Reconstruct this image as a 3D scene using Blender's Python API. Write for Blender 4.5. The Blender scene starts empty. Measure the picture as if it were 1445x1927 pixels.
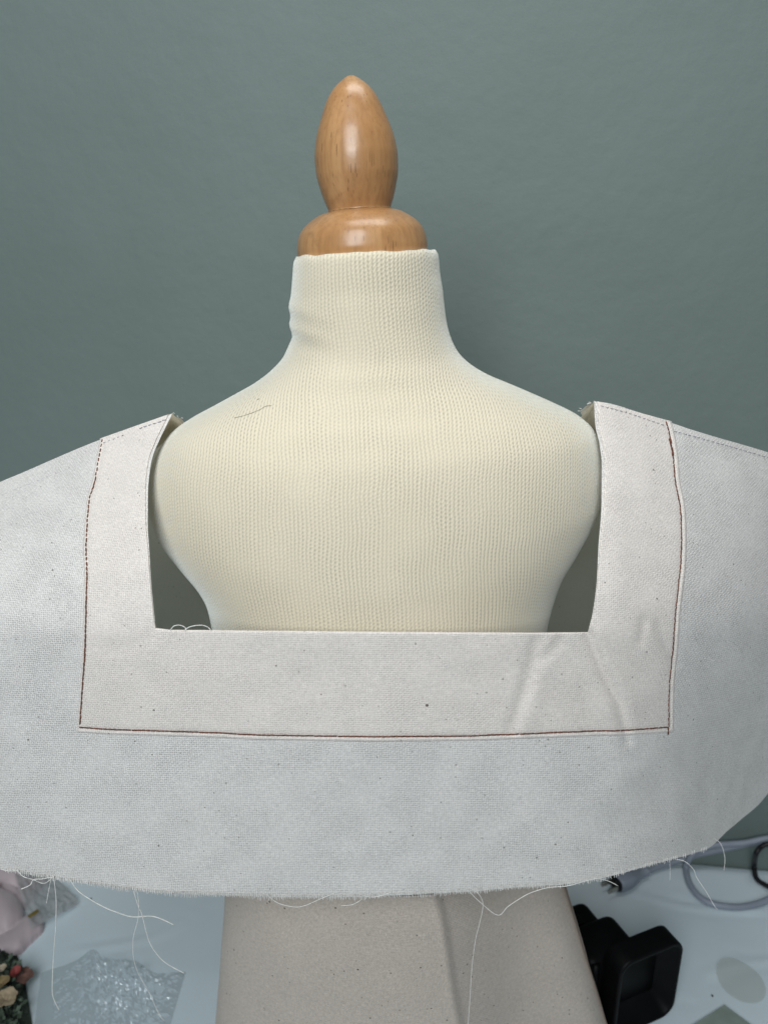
import bpy, bmesh, math, random
from mathutils import Vector, noise
random.seed(7)
SC = bpy.context.scene
COL = SC.collection

# ------------------------------------------------------------------ camera, world, lamps, exposure
TH = math.radians(18.0)
F = 1391.0; CX, CY = 722.5, 963.5
ZC = 0.70                                   # camera height above the table top
cam = bpy.data.cameras.new('camera'); camo = bpy.data.objects.new('camera', cam); COL.objects.link(camo)
camo.location = (0, 0, ZC); camo.rotation_euler = (math.pi/2 - TH, 0, 0)
cam.sensor_fit = 'HORIZONTAL'; cam.sensor_width = 36.0; cam.lens = 36.0*F/1445.0
cam.clip_start = 0.01; cam.clip_end = 100
cam.dof.use_dof = True; cam.dof.focus_distance = 0.49; cam.dof.aperture_fstop = 9.5
SC.camera = camo

w = bpy.data.worlds.new('World'); SC.world = w; w.use_nodes = True
bg = w.node_tree.nodes['Background']; bg.inputs[0].default_value = (0.82, 0.94, 1.0, 1); bg.inputs[1].default_value = 0.10

def area(name, loc, target, sx, sy, power, col):
    l = bpy.data.lights.new(name, 'AREA'); l.shape = 'RECTANGLE'; l.size = sx; l.size_y = sy
    l.energy = power; l.color = col
    o = bpy.data.objects.new(name, l); COL.objects.link(o); o.location = loc
    o.rotation_euler = (Vector(target) - Vector(loc)).to_track_quat('-Z', 'Y').to_euler()
    return o
area('window_light', (-0.27, -0.74, 1.34), (0.0, 0.5, 0.48), 0.66, 1.05, 20.6, (0.93, 0.98, 1.0))
area('ceiling_light', (0.10, 0.44, 1.78), (0.08, 0.54, 0.6), 0.8, 0.45, 6.0, (1.0, 0.99, 0.97))
SC.view_settings.view_transform = 'Standard'; SC.view_settings.look = 'None'
SC.view_settings.exposure = 0.0; SC.view_settings.gamma = 1.0

# ------------------------------------------------------------------ picture point -> place
CT, ST = math.cos(TH), math.sin(TH)
def ray(px, py):
    dx, dy = px-CX, py-CY
    return Vector((dx, F*CT - dy*ST, -(F*ST + dy*CT)))
def P(px, py, Y):                            # point on the view line at horizontal distance Y
    r = ray(px, py); r = r*(Y/r.y); return Vector((r.x, r.y, ZC+r.z))
def Pt(px, py, z=0.0):                       # point on a level plane
    r = ray(px, py); r = r*((z-ZC)/r.z); return Vector((r.x, r.y, ZC+r.z))
WY0, WSL = 0.793, -0.124                     # wall plane y = WY0 + WSL*x
def Pw(px, py, off=0.0):
    r = ray(px, py); k = (WY0-off)/(r.y - WSL*r.x); r = r*k; return Vector((r.x, r.y, ZC+r.z))
def camdepth(p): return p.y*CT - (p.z-ZC)*ST
def mpp(p): return camdepth(p)/F             # metres per photograph pixel at p
def lerp(a, b, t): return a+(b-a)*t
def sstep(a, b, x):
    t = min(1, max(0, (x-a)/(b-a))); return t*t*(3-2*t)
def interp(tab, x):                          # monotone piecewise cubic through (x, v)
    if x <= tab[0][0]: return tab[0][1]
    if x >= tab[-1][0]: return tab[-1][1]
    n = len(tab)
    for i in range(n-1):
        if x <= tab[i+1][0]:
            x0, y0 = tab[i]; x1, y1 = tab[i+1]; h = x1-x0; d = (y1-y0)/h
            dm = (y0-tab[i-1][1])/(x0-tab[i-1][0]) if i > 0 else d
            dp = (tab[i+2][1]-y1)/(tab[i+2][0]-x1) if i+2 < n else d
            m0 = 0 if dm*d <= 0 else 2*dm*d/(dm+d)
            m1 = 0 if dp*d <= 0 else 2*dp*d/(dp+d)
            if i == 0: m0 = d
            if i+2 >= n: m1 = d
            t = (x-x0)/h
            return (2*t**3-3*t*t+1)*y0 + (t**3-2*t*t+t)*h*m0 + (-2*t**3+3*t*t)*y1 + (t**3-t*t)*h*m1
def poly_at(pts, n):                         # n even samples along a polyline
    L = [0]
    for a, b in zip(pts, pts[1:]): L.append(L[-1]+math.dist(a, b))
    out = []; j = 0
    for i in range(n):
        s = L[-1]*i/(n-1)
        while j < len(pts)-2 and s > L[j+1]: j += 1
        t = (s-L[j])/max(1e-9, L[j+1]-L[j])
        out.append(tuple(lerp(a, b, t) for a, b in zip(pts[j], pts[j+1])))
    return out
def smooth_poly(pts, n):                     # Catmull-Rom then even samples
    d = []
    for i in range(len(pts)-1):
        p0 = pts[max(0, i-1)]; p1 = pts[i]; p2 = pts[i+1]; p3 = pts[min(len(pts)-1, i+2)]
        for k in range(12):
            t = k/12
            d.append(tuple(0.5*(2*b + (c-a)*t + (2*a-5*b+4*c-e)*t*t + (3*b-a-3*c+e)*t**3) for a, b, c, e in zip(p0, p1, p2, p3)))
    d.append(tuple(pts[-1]))
    return poly_at(d, n)

# ------------------------------------------------------------------ object helpers
def link(name, me, mat, parent=None, smooth=True):
    o = bpy.data.objects.new(name, me); COL.objects.link(o)
    if mat: me.materials.append(mat)
    if smooth: me.polygons.foreach_set('use_smooth', [True]*len(me.polygons))
    if parent:
        o.parent = parent; o.matrix_parent_inverse = parent.matrix_world.inverted()
    return o
def mesh(name, V, Fc, mat, parent=None, uv=None, smooth=True):
    me = bpy.data.meshes.new(name)
    off = Vector(parent.location) if parent else Vector((0, 0, 0))
    me.from_pydata([tuple(Vector(v)-off) for v in V], [], Fc); me.update()
    if uv:
        l = me.uv_layers.new(name='uv')
        for lp in me.loops: l.data[lp.index].uv = uv[lp.vertex_index]
    o = bpy.data.objects.new(name, me); COL.objects.link(o); me.materials.append(mat)
    if smooth: me.polygons.foreach_set('use_smooth', [True]*len(me.polygons))
    if parent: o.parent = parent
    return o
def thing(name, label, cat, loc=(0, 0, 0), group=None):
    o = bpy.data.objects.new(name, None); COL.objects.link(o); o.location = loc; o.empty_display_size = 0.02
    o['label'] = label; o['category'] = cat
    if group: o['group'] = group
    return o
def tag(o, label, cat, group=None):
    o['label'] = label; o['category'] = cat
    if group: o['group'] = group
    return o
def tube_geo(pts, rad, seg=8, V=None, Fc=None, cap=True):
    V = [] if V is None else V; Fc = [] if Fc is None else Fc
    pts = [Vector(p) for p in pts]; n = len(pts); base = len(V)
    up = None
    for i, p in enumerate(pts):
        t = (pts[min(n-1, i+1)]-pts[max(0, i-1)]).normalized()
        if up is None:
            up = Vector((0, 0, 1)) if abs(t.z) < 0.9 else Vector((1, 0, 0))
        a = t.cross(up)
        if a.length < 1e-6: a = t.cross(Vector((0, 1, 0)))
        a.normalize(); b = a.cross(t).normalized(); up = b
        r = rad(i/(n-1)) if callable(rad) else rad
        for k in range(seg):
            an = 2*math.pi*k/seg
            V.append(p + a*(r*math.cos(an)) + b*(r*math.sin(an)))
    for i in range(n-1):
        for k in range(seg):
            k2 = (k+1) % seg
            Fc.append((base+i*seg+k, base+i*seg+k2, base+(i+1)*seg+k2, base+(i+1)*seg+k))
    if cap:
        Fc.append(tuple(base+k for k in reversed(range(seg)))); Fc.append(tuple(base+(n-1)*seg+k for k in range(seg)))
    return V, Fc
def grid_faces(nu, nv, base=0, wrap=False):  # index = base + j*nu + i
    f = []
    for j in range(nv-1):
        for i in range(nu if wrap else nu-1):
            i2 = (i+1) % nu
            f.append((base+j*nu+i, base+j*nu+i2, base+(j+1)*nu+i2, base+(j+1)*nu+i))
    return f

# ------------------------------------------------------------------ materials
def nm(name):
    m = bpy.data.materials.new(name); m.use_nodes = True; nt = m.node_tree
    return m, nt, nt.nodes['Principled BSDF']
class N:                                      # terse node building
    def __init__(s, nt): s.nt = nt
    def node(s, t, **k):
        n = s.nt.nodes.new(t)
        for a, b in k.items(): setattr(n, a, b)
        return n
    def put(s, sock, v):
        if isinstance(v, (int, float)): sock.default_value = v
        elif isinstance(v, (tuple, list)): sock.default_value = v
        else: s.nt.links.new(v, sock)
    def m(s, op, a, b=0.0, c=0.0, clamp=False):
        n = s.node('ShaderNodeMath', operation=op, use_clamp=clamp)
        s.put(n.inputs[0], a); s.put(n.inputs[1], b); s.put(n.inputs[2], c); return n.outputs[0]
    def noise(s, vec, scale, detail=3, rough=0.5):
        n = s.node('ShaderNodeTexNoise'); n.inputs['Scale'].default_value = scale
        n.inputs['Detail'].default_value = detail; n.inputs['Roughness'].default_value = rough
        if vec: s.put(n.inputs['Vector'], vec)
        return n.outputs['Fac']
    def vor(s, vec, scale, feat='F1', out='Distance'):
        n = s.node('ShaderNodeTexVoronoi', feature=feat); n.inputs['Scale'].default_value = scale
        s.put(n.inputs['Vector'], vec); return n
    def ramp(s, v, a, b, lo=0.0, hi=1.0):
        n = s.node('ShaderNodeMapRange', clamp=True); n.interpolation_type = 'SMOOTHSTEP'
        s.put(n.inputs[0], v); s.put(n.inputs[1], a); s.put(n.inputs[2], b); s.put(n.inputs[3], lo); s.put(n.inputs[4], hi)
        return n.outputs[0]
    def mix(s, f, a, b, mode='MIX'):
        n = s.node('ShaderNodeMix', data_type='RGBA', blend_type=mode)
        s.put(n.inputs[0], f); s.put(n.inputs[6], a if not isinstance(a, tuple) else (*a[:3], 1)); s.put(n.inputs[7], b if not isinstance(b, tuple) else (*b[:3], 1))
        return n.outputs[2]
    def bump(s, h, strength, dist, normal=None):
        n = s.node('ShaderNodeBump'); n.inputs['Strength'].default_value = strength; n.inputs['Distance'].default_value = dist
        s.put(n.inputs['Height'], h)
        if normal: s.put(n.inputs['Normal'], normal)
        return n.outputs[0]
    def uv(s):
        n = s.node('ShaderNodeTexCoord'); return n.outputs['UV']
    def obj(s):
        n = s.node('ShaderNodeTexCoord'); return n.outputs['Object']
    def sep(s, v):
        n = s.node('ShaderNodeSeparateXYZ'); s.put(n.inputs[0], v); return n.outputs
    def comb(s, x, y, z=0.0):
        n = s.node('ShaderNodeCombineXYZ'); s.put(n.inputs[0], x); s.put(n.inputs[1], y); s.put(n.inputs[2], z); return n.outputs[0]

def calico(name, col, pitch=0.00105, weave=1.0, pore=0.5, fleck=1.0, seed=0.0, through=0.0, grain=0.5):
    m, nt, b = nm(name); n = N(nt)
    uv = n.uv(); x, y, _ = n.sep(uv)
    x = n.m('ADD', x, seed)
    vec = n.comb(x, y)
    d1 = n.m('MULTIPLY', n.m('SUBTRACT', n.noise(vec, 160, 2), 0.5), 0.0016)
    d2 = n.m('MULTIPLY', n.m('SUBTRACT', n.noise(n.comb(y, x, 3.1), 160, 2), 0.5), 0.0016)
    xu = n.m('MULTIPLY', n.m('ADD', x, d1), math.pi/pitch); yv = n.m('MULTIPLY', n.m('ADD', y, d2), math.pi/pitch)
    sx, sy = n.m('SINE', xu), n.m('SINE', yv)
    a, c = n.m('ABSOLUTE', sx), n.m('ABSOLUTE', sy)
    gap = n.m('POWER', n.m('MULTIPLY', n.m('SUBTRACT', 1.0, a), n.m('SUBTRACT', 1.0, c)), 0.6)
    chk = n.m('MULTIPLY', sx, sy)
    # uneven yarns, pores open and close over the cloth
    slub = n.noise(n.comb(n.m('MULTIPLY', x, 0.12), y), 900, 2)
    slub2 = n.noise(n.comb(x, n.m('MULTIPLY', y, 0.12)), 900, 2)
    amp = n.ramp(n.noise(vec, 38, 3), 0.32, 0.68, 0.62, 1.0)
    h = n.m('ADD', n.m('MULTIPLY', n.m('SUBTRACT', 1.0, gap), 0.7), n.m('MULTIPLY', chk, 0.22))
    h = n.m('ADD', n.m('MULTIPLY', h, amp), n.m('MULTIPLY', n.m('ADD', slub, slub2), 0.28))
    fuzz = n.noise(vec, 2600, 2)
    h = n.m('ADD', h, n.m('MULTIPLY', fuzz, 0.30))
    nb = n.bump(h, 0.55*weave, 0.0006)
    big = n.noise(vec, 9, 3)
    nt.links.new(n.bump(big, 0.12, 0.004, nb), b.inputs['Normal'])
    base = n.mix(n.ramp(n.noise(vec, 22, 4), 0.3, 0.7), tuple(c_*0.975 for c_ in col), col)
    base = n.mix(n.m('MULTIPLY', n.m('MULTIPLY', gap, amp), pore), base, tuple(c_*0.42 for c_ in col))  # shading of the weave put into the colour: darker pores between yarns
    base = n.mix(n.ramp(slub, 0.62, 0.8, 0, 0.35), base, tuple(min(1, c_*1.12) for c_ in col))
    # seed-coat flecks left in unbleached cotton
    vv = n.comb(n.m('MULTIPLY', x, 1.0), n.m('MULTIPLY', y, 1.0))
    for sc, lim, rad, k in ((95, 0.50, 0.085, 0.75), (210, 0.60, 0.16, 0.5), (45, 0.66, 0.050, 0.9)):
        v = n.vor(vv, sc); cr = n.sep(v.outputs['Color'])
        r = n.m('MULTIPLY', n.m('GREATER_THAN', cr[0], lim), n.m('MULTIPLY', cr[1], rad))
        f = n.m('MULTIPLY', n.m('LESS_THAN', n.m('ADD', v.outputs['Distance'], n.m('MULTIPLY', n.m('SUBTRACT', fuzz, 0.5), 0.03)), r), k*fleck)
        base = n.mix(f, base, (0.10, 0.075, 0.06))
    # nap and yarn grain
    rx = n.m('ADD', n.m('MULTIPLY', x, 0.82), n.m('MULTIPLY', y, -0.57)); ry = n.m('ADD', n.m('MULTIPLY', x, 0.57), n.m('MULTIPLY', y, 0.82))
    strk = n.noise(n.comb(rx, n.m('MULTIPLY', ry, 0.34)), 820, 2, 0.6)
    iso = n.m('MULTIPLY', n.m('ADD', n.noise(n.comb(n.m('MULTIPLY', x, 0.22), y), 1150, 2), n.noise(n.comb(x, n.m('MULTIPLY', y, 0.22), 2.0), 1150, 2)), 0.5)
    gm = n.ramp(n.noise(vec, 17, 2), 0.35, 0.75, 0.0, 0.6)
    gr = n.m('ADD', n.m('MULTIPLY', strk, gm), n.m('MULTIPLY', iso, n.m('SUBTRACT', 1.0, gm)))
    gr = n.m('MULTIPLY_ADD', n.m('SUBTRACT', gr, 0.5), grain, 1.0)
    gr3 = n.node('ShaderNodeCombineColor')
    for i_ in range(3): n.put(gr3.inputs[i_], gr)
    base = n.mix(1.0, base, gr3.outputs[0], 'MULTIPLY')
    nt.links.new(base, b.inputs['Base Color'])
    b.inputs['Roughness'].default_value = 0.92; b.inputs['Specular IOR Level'].default_value = 0.15
    b.inputs['Sheen Weight'].default_value = 0.12; b.inputs['Sheen Roughness'].default_value = 0.5
    if through:                               # thin cotton lets some light through
        tr = n.node('ShaderNodeBsdfTranslucent'); tr.inputs[0].default_value = (0.80, 0.74, 0.58, 1)
        mx = n.node('ShaderNodeMixShader'); mx.inputs[0].default_value = through
        nt.links.new(b.outputs[0], mx.inputs[1]); nt.links.new(tr.outputs[0], mx.inputs[2])
        nt.links.new(mx.outputs[0], nt.nodes['Material Output'].inputs[0])
    return m

def knit_mat():
    m, nt, b = nm('cream_knit'); n = N(nt)
    col = (0.81, 0.72, 0.555)
    uv = n.uv(); x, y, _ = n.sep(uv); vec = n.comb(x, y)
    wob = n.m('MULTIPLY', n.m('SUBTRACT', n.noise(vec, 45, 3), 0.5), 0.0034)
    wob2 = n.m('MULTIPLY', n.m('SUBTRACT', n.noise(n.comb(y, x, 9.0), 240, 2), 0.5), 0.0022)
    xu = n.m('DIVIDE', n.m('ADD', x, wob), 0.0025)
    fs = n.m('SUBTRACT', n.m('FRACT', xu), 0.5)
    fr = n.m('ABSOLUTE', fs)                                          # 0 in the rib, .5 in the groove
    row = n.m('FLOOR', xu)
    sh = n.node('ShaderNodeTexWhiteNoise', noise_dimensions='1D'); n.put(sh.inputs[1], row)
    yv = n.m('ADD', n.m('ADD', n.m('DIVIDE', n.m('ADD', y, wob2), 0.0025), n.m('MULTIPLY', fs, -0.8)), sh.outputs[0])
    st = n.m('ABSOLUTE', n.m('SINE', n.m('MULTIPLY', yv, math.pi)))
    rib = n.ramp(fr, 0.16, 0.50, 1.0, 0.0)
    hole = n.m('MULTIPLY', n.m('SUBTRACT', 1.0, rib), n.m('SUBTRACT', 1.0, n.m('MULTIPLY', st, 0.85)))
    fuzz = n.noise(vec, 1700, 2)
    h = n.m('ADD', n.m('MULTIPLY', n.m('ADD', 0.25, n.m('MULTIPLY', rib, 0.75)), n.m('ADD', 0.55, n.m('MULTIPLY', st, 0.55))), n.m('MULTIPLY', fuzz, 0.35))
    nt.links.new(n.bump(h, 0.55, 0.0007), b.inputs['Normal'])
    amp = n.ramp(n.noise(vec, 30, 3), 0.3, 0.7, 0.5, 0.95)
    base = n.mix(n.m('MULTIPLY', hole, amp), col, tuple(c*0.42 for c in col))
    base = n.mix(n.ramp(n.noise(vec, 12, 4), 0.35, 0.7, 0, 0.5), base, n.mix(1.0, base, (0.95, 0.955, 0.93), 'MULTIPLY'))
    nt.links.new(base, b.inputs['Base Color'])
    b.inputs['Roughness'].default_value = 0.9; b.inputs['Specular IOR Level'].default_value = 0.15
    b.inputs['Sheen Weight'].default_value = 0.85; b.inputs['Sheen Roughness'].default_value = 0.45
    b.inputs['Sheen Tint'].default_value = (0.88, 0.97, 1, 1)
    return m

def wood_mat():
    m, nt, b = nm('varnished_wood'); n = N(nt)
    o = n.obj(); x, y, z = n.sep(o)
    v = n.comb(n.m('MULTIPLY', x, 1.0), n.m('MULTIPLY', y, 1.0), n.m('MULTIPLY', z, 0.10))
    g = n.noise(v, 420, 4, 0.6); g2 = n.noise(v, 60, 3)
    base = n.mix(n.ramp(g2, 0.3, 0.7), (0.44, 0.225, 0.090), (0.535, 0.295, 0.13))
    base = n.mix(n.ramp(g, 0.40, 0.68, 0, 0.48), base, (0.33, 0.155, 0.06))
    vp = n.comb(x, y, n.m('MULTIPLY', z, 0.085)); po = n.vor(vp, 640); c = n.sep(po.outputs['Color'])
    pf = n.m('MULTIPLY', n.m('LESS_THAN', po.outputs['Distance'], n.m('MULTIPLY', n.m('GREATER_THAN', c[0], 0.42), 0.24)), n.ramp(n.noise(o, 45, 2), 0.38, 0.60, 0.08, 0.62))
    base = n.mix(pf, base, (0.13, 0.06, 0.025))
    base = n.mix(n.ramp(n.noise(o, 60, 3), 0.62, 0.78, 0, 0.5), base, (0.17, 0.10, 0.05))
    nt.links.new(base, b.inputs['Base Color'])
    nt.links.new(n.bump(n.noise(v, 300, 3), 0.12, 0.0004, n.bump(n.noise(o, 170, 2), 0.12, 0.0008)), b.inputs['Normal'])
    nt.links.new(n.ramp(n.noise(o, 90, 4), 0.3, 0.7, 0.27, 0.42), b.inputs['Roughness'])
    b.inputs['Coat Weight'].default_value = 0.35; b.inputs['Coat Roughness'].default_value = 0.22
    return m

def plain(name, col, rough=0.6, spec=0.4, nscale=60, var=0.1, bump=0.0, bd=0.001, metal=0.0):
    m, nt, b = nm(name); n = N(nt); o = n.obj()
    f = n.ramp(n.noise(o, nscale, 4), 0.3, 0.7)
    nt.links.new(n.mix(f, tuple(c*(1-var) for c in col), tuple(min(1, c*(1+var)) for c in col)), b.inputs['Base Color'])
    b.inputs['Roughness'].default_value = rough; b.inputs['Specular IOR Level'].default_value = spec; b.inputs['Metallic'].default_value = metal
    if bump: nt.links.new(n.bump(n.noise(o, nscale*6, 4), bump, bd), b.inputs['Normal'])
    return m

def wall_mat():
    m, nt, b = nm('sage_wall_paint'); n = N(nt); o = n.obj()
    base = n.mix(n.ramp(n.noise(o, 5, 4), 0.3, 0.7), (0.158, 0.202, 0.190), (0.170, 0.216, 0.204))
    base = n.mix(n.ramp(n.noise(o, 420, 2), 0.66, 0.76, 0, 0.22), base, (0.16, 0.20, 0.19))
    nt.links.new(base, b.inputs['Base Color'])
    v = n.vor(o, 7.5); c = n.sep(v.outputs['Color'])
    chip = n.m('MULTIPLY', n.ramp(v.outputs['Distance'], 0.004, 0.022, 1.0, 0.0), n.m('GREATER_THAN', c[0], 0.55))
    h = n.m('ADD', n.m('ADD', n.m('MULTIPLY', n.noise(o, 900, 3), 0.35), n.noise(o, 90, 4)), n.m('MULTIPLY', chip, 7.0))
    nt.links.new(n.bump(h, 0.42, 0.0013, n.bump(n.noise(o, 10, 3), 0.3, 0.008)), b.inputs['Normal'])
    b.inputs['Roughness'].default_value = 0.62; b.inputs['Specular IOR Level'].default_value = 0.3
    return m

def film_mat(name, tint, transp, rough=0.12, gloss=0.3, base=0.05, body=(0.62, 0.66, 0.68)):
    m, nt, b = nm(name); n = N(nt)
    out = nt.nodes['Material Output']; nt.nodes.remove(b)
    t = n.node('ShaderNodeBsdfTransparent'); t.inputs[0].default_value = (*tint, 1)
    g = n.node('ShaderNodeBsdfGlossy'); g.inputs['Roughness'].default_value = rough; g.inputs[0].default_value = (0.9, 0.93, 0.95, 1)
    d = n.node('ShaderNodeBsdfTranslucent'); d.inputs[0].default_value = (0.7, 0.74, 0.75, 1)
    dd = n.node('ShaderNodeBsdfDiffuse'); dd.inputs[0].default_value = (*body, 1)
    lw = n.node('ShaderNodeLayerWeight'); lw.inputs[0].default_value = 0.45
    nb = n.bump(n.noise(n.obj(), 90, 3), 0.3, 0.002)
    nt.links.new(nb, g.inputs['Normal'])
    mx = n.node('ShaderNodeMixShader'); nt.links.new(d.outputs[0], mx.inputs[1]); nt.links.new(dd.outputs[0], mx.inputs[2]); mx.inputs[0].default_value = 0.6
    m1 = n.node('ShaderNodeMixShader'); m1.inputs[0].default_value = transp
    nt.links.new(mx.outputs[0], m1.inputs[1]); nt.links.new(t.outputs[0], m1.inputs[2])
    m2 = n.node('ShaderNodeMixShader'); nt.links.new(n.m('MULTIPLY_ADD', lw.outputs['Fresnel'], gloss, base), m2.inputs[0])
    nt.links.new(m1.outputs[0], m2.inputs[1]); nt.links.new(g.outputs[0], m2.inputs[2])
    nt.links.new(m2.outputs[0], out.inputs[0])
    return m

M_WALL = wall_mat()
M_KNIT = knit_mat()
M_WOOD = wood_mat()
M_PANEL = calico('calico_panel', (0.82, 0.795, 0.772), pitch=0.00145, weave=1.6, pore=0.85, through=0.07, grain=1.15)
M_FACING = calico('calico_facing', (0.865, 0.80, 0.75), pitch=0.00135, weave=1.2, pore=0.6, seed=0.37, through=0.06, grain=0.95)
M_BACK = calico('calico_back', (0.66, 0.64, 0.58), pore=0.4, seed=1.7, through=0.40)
M_SKIRT = calico('calico_skirt', (0.52, 0.455, 0.40), pitch=0.0011, weave=0.9, pore=0.35, fleck=1.6, seed=3.3, grain=1.25)
M_THREAD = plain('white_thread', (0.78, 0.77, 0.74), 0.8, 0.2, 400, 0.12)
M_RUST = plain('rust_thread', (0.155, 0.066, 0.043), 0.75, 0.2, 500, 0.35)
M_BASTE_CREASE = plain('grey_basting_and_crease', (0.36, 0.35, 0.40), 0.85, 0.1, 500, 0.3)
M_TABLE = plain('pale_tablecloth', (0.58, 0.67, 0.725), 0.75, 0.3, 7, 0.035, 0.12, 0.0006)
M_CORD = plain('grey_cord_rubber', (0.24, 0.27, 0.33), 0.5, 0.4, 40, 0.08)
M_BLACK = plain('black_plastic', (0.0022, 0.0023, 0.0027), 0.5, 0.13, 60, 0.2, 0.08, 0.0003)
M_BLACKC = plain('black_cable_rubber', (0.007, 0.007, 0.009), 0.45, 0.35, 60, 0.2)
M_DARKIN = plain('dark_recess', (0.001, 0.001, 0.0012), 0.3, 0.1, 60, 0.2)
M_STEEL = plain('prong_metal', (0.45, 0.43, 0.38), 0.3, 0.5, 60, 0.1, metal=1.0)

# ------------------------------------------------------------------ wall and table
def wpt(x, z): return Vector((x, WY0+WSL*x, z))
V = []; nx, nz = 41, 41
for j in range(nz):
    for i in range(nx):
        V.append(wpt(-1.6+3.2*i/(nx-1), -0.7+2.9*j/(nz-1)))
o = mesh('wall', V, grid_faces(nx, nz), M_WALL); o['kind'] = 'structure'
tag(o, 'sage grey painted wall behind the dress form', 'wall')

table = thing('table', 'pale blue grey covered table against the green wall', 'table', (0, 0.4, 0))
CRE = [((1190,1680),(1250,1697),(1330,1712),(1440,1716)), ((1345,1840),(1372,1822),(1410,1812),(1470,1806)),
       ((1262,1640),(1268,1672),(1290,1690)), ((380,1700),(300,1760),(150,1790)), ((1290,1880),(1330,1835),(1390,1800))]
CRE3 = []
for c in CRE:
    q = [Pt(*p) for p in smooth_poly(c, 9)]; CRE3.append(q)
def seg_d(p, a, b):
    ab = b-a; t = max(0, min(1, (p-a).dot(ab)/max(1e-12, ab.length_squared))); return (p-a-ab*t).length
V = []; nx, ny = 221, 161
for j in range(ny):
    for i in range(nx):
        x = -1.1+2.2*i/(nx-1); t = j/(ny-1)
        yb = WY0+WSL*x-0.004
        y = lerp(-0.02, yb, t)
        p = Vector((x, y, 0)); z = 0.0
        if abs(x) < 0.62 and y > 0.35:
            for q in CRE3:
                d = min(seg_d(p, a, b) for a, b in zip(q, q[1:]))
                z += 0.0013*math.exp(-(d/0.004)**2) - 0.0006*math.exp(-((d-0.006)/0.005)**2)
        z += 0.0010*noise.noise(Vector((x*9, y*9, 2.0)))
        if t > 0.985: z -= 0.003*(t-0.985)/0.015
        V.append(Vector((x, y, z-0.0006)))
mesh('tablecloth', V, grid_faces(nx, ny), M_TABLE, table)
V = [(-1.1, 0.0, -0.035), (1.1, 0.0, -0.035), (1.1, WY0-0.136-0.006, -0.035), (-1.1, WY0+0.136-0.006, -0.035)]
V += [(a, b, -0.004) for a, b, c in V]
mesh('tabletop', V, [(3,2,1,0), (4,5,6,7), (0,1,5,4), (1,2,6,5), (2,3,7,6), (3,0,4,7)], plain('table_board', (0.45, 0.45, 0.44), 0.6), table, smooth=False)

# ------------------------------------------------------------------ dress form
YA = 0.50
form = thing('dress_form', 'cream knit covered dress form with turned wooden finial on its neck', 'dress form', (0.02, YA, 0.0))
def loft(name, S, mat, parent, nt_=130, nph=180, ex=2.0, bumpf=None, cap=(True, True)):
    """S: (Lx, Ly, Rx, Ry, front, back) in photograph pixels / metres."""
    ts = [0]
    for a, b in zip(S, S[1:]): ts.append(ts[-1]+0.5*(math.dist(a[:2], b[:2])+math.dist(a[2:4], b[2:4])))
    tabs = [[(t, s[k]) for t, s in zip(ts, S)] for k in range(6)]
    V = []; UV = []; vlen = 0; prev = None
    for j in range(nt_):
        t = ts[-1]*j/(nt_-1)
        lx, ly, rx, ry, f, b = [interp(tb, t) for tb in tabs]
        A = P(lx, ly, YA); B = P(rx, ry, YA); C = (A+B)/2; H = (B-A)/2
        ring = []
        for k in range(nph+1):
            ph = -math.pi/2 - 2*math.pi*(k/nph)     # starts at the back, front in the middle
            c, s = math.cos(ph), math.sin(ph)
            e = 2/ex
            cc = math.copysign(abs(c)**e, c); ss = math.copysign(abs(s)**e, s)
            d = f if s > 0 else b
            p = C + H*cc + Vector((0, -d*ss, 0))
            if bumpf: p = p + bumpf(p, t/ts[-1], cc, s)
            ring.append(p)
        mid = nph//2
        if prev is not None: vlen -= (ring[mid]-prev).length
        prev = ring[mid]
        L = [0.0]*(nph+1)
        for k in range(mid+1, nph+1): L[k] = L[k-1]+(ring[k]-ring[k-1]).length
        for k in range(mid-1, -1, -1): L[k] = L[k+1]-(ring[k]-ring[k+1]).length
        V += ring; UV += [(l, vlen) for l in L]
    n = nph+1
    Fc = grid_faces(n, nt_)
    for which, j in ((0, 0), (1, nt_-1)):
        if cap[which]:
            c = sum((V[j*n+k] for k in range(nph)), Vector())/nph
            V.append(c); UV.append((0, UV[j*n][1])); ci = len(V)-1
            for k in range(nph):
                Fc.append((ci, j*n+k+1, j*n+k) if which == 0 else (ci, j*n+k, j*n+k+1))
    return mesh(name, V, Fc, mat, parent, UV)
S = [(566,485,812,472,.043,.043),(559,483,819,470,.0455,.0455),(555,487,823,473,.047,.047),(553,497,825,484,.0475,.0475),(551,525,828,515,.048,.048),
     (549,548,832,540,.048,.048),(547,573,835,568,.049,.048),(549,603,840,606,.050,.049),(548,630,848,635,.051,.05),
     (537,665,862,662,.053,.053),(512,695,884,684,.057,.056),(480,720,918,705,.060,.058),(440,743,965,725,.064,.061),
     (400,765,1007,743,.068,.064),(358,788,1052,763,.073,.067),(325,812,1090,783,.077,.070),(302,845,1116,810,.082,.073),
     (288,885,1127,850,.086,.076),(284,920,1131,890,.0885,.078),(288,955,1127,930,.0905,.08),(302,992,1112,967,.092,.081),
     (338,1038,1082,1020,.0935,.082),(374,1080,1053,1068,.094,.082),(393,1115,1037,1112,.094,.082),(403,1158,1026,1156,.094,.08),
     (408,1190,1022,1190,.093,.08),(414,1300,1022,1300,.090,.08),(445,1400,1015,1400,.072,.066),(500,1540,990,1540,.035,.055),(540,1690,960,1690,.02,.05),
     (540,1850,960,1850,.02,.05),(540,1960,960,1960,.02,.05)]
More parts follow.
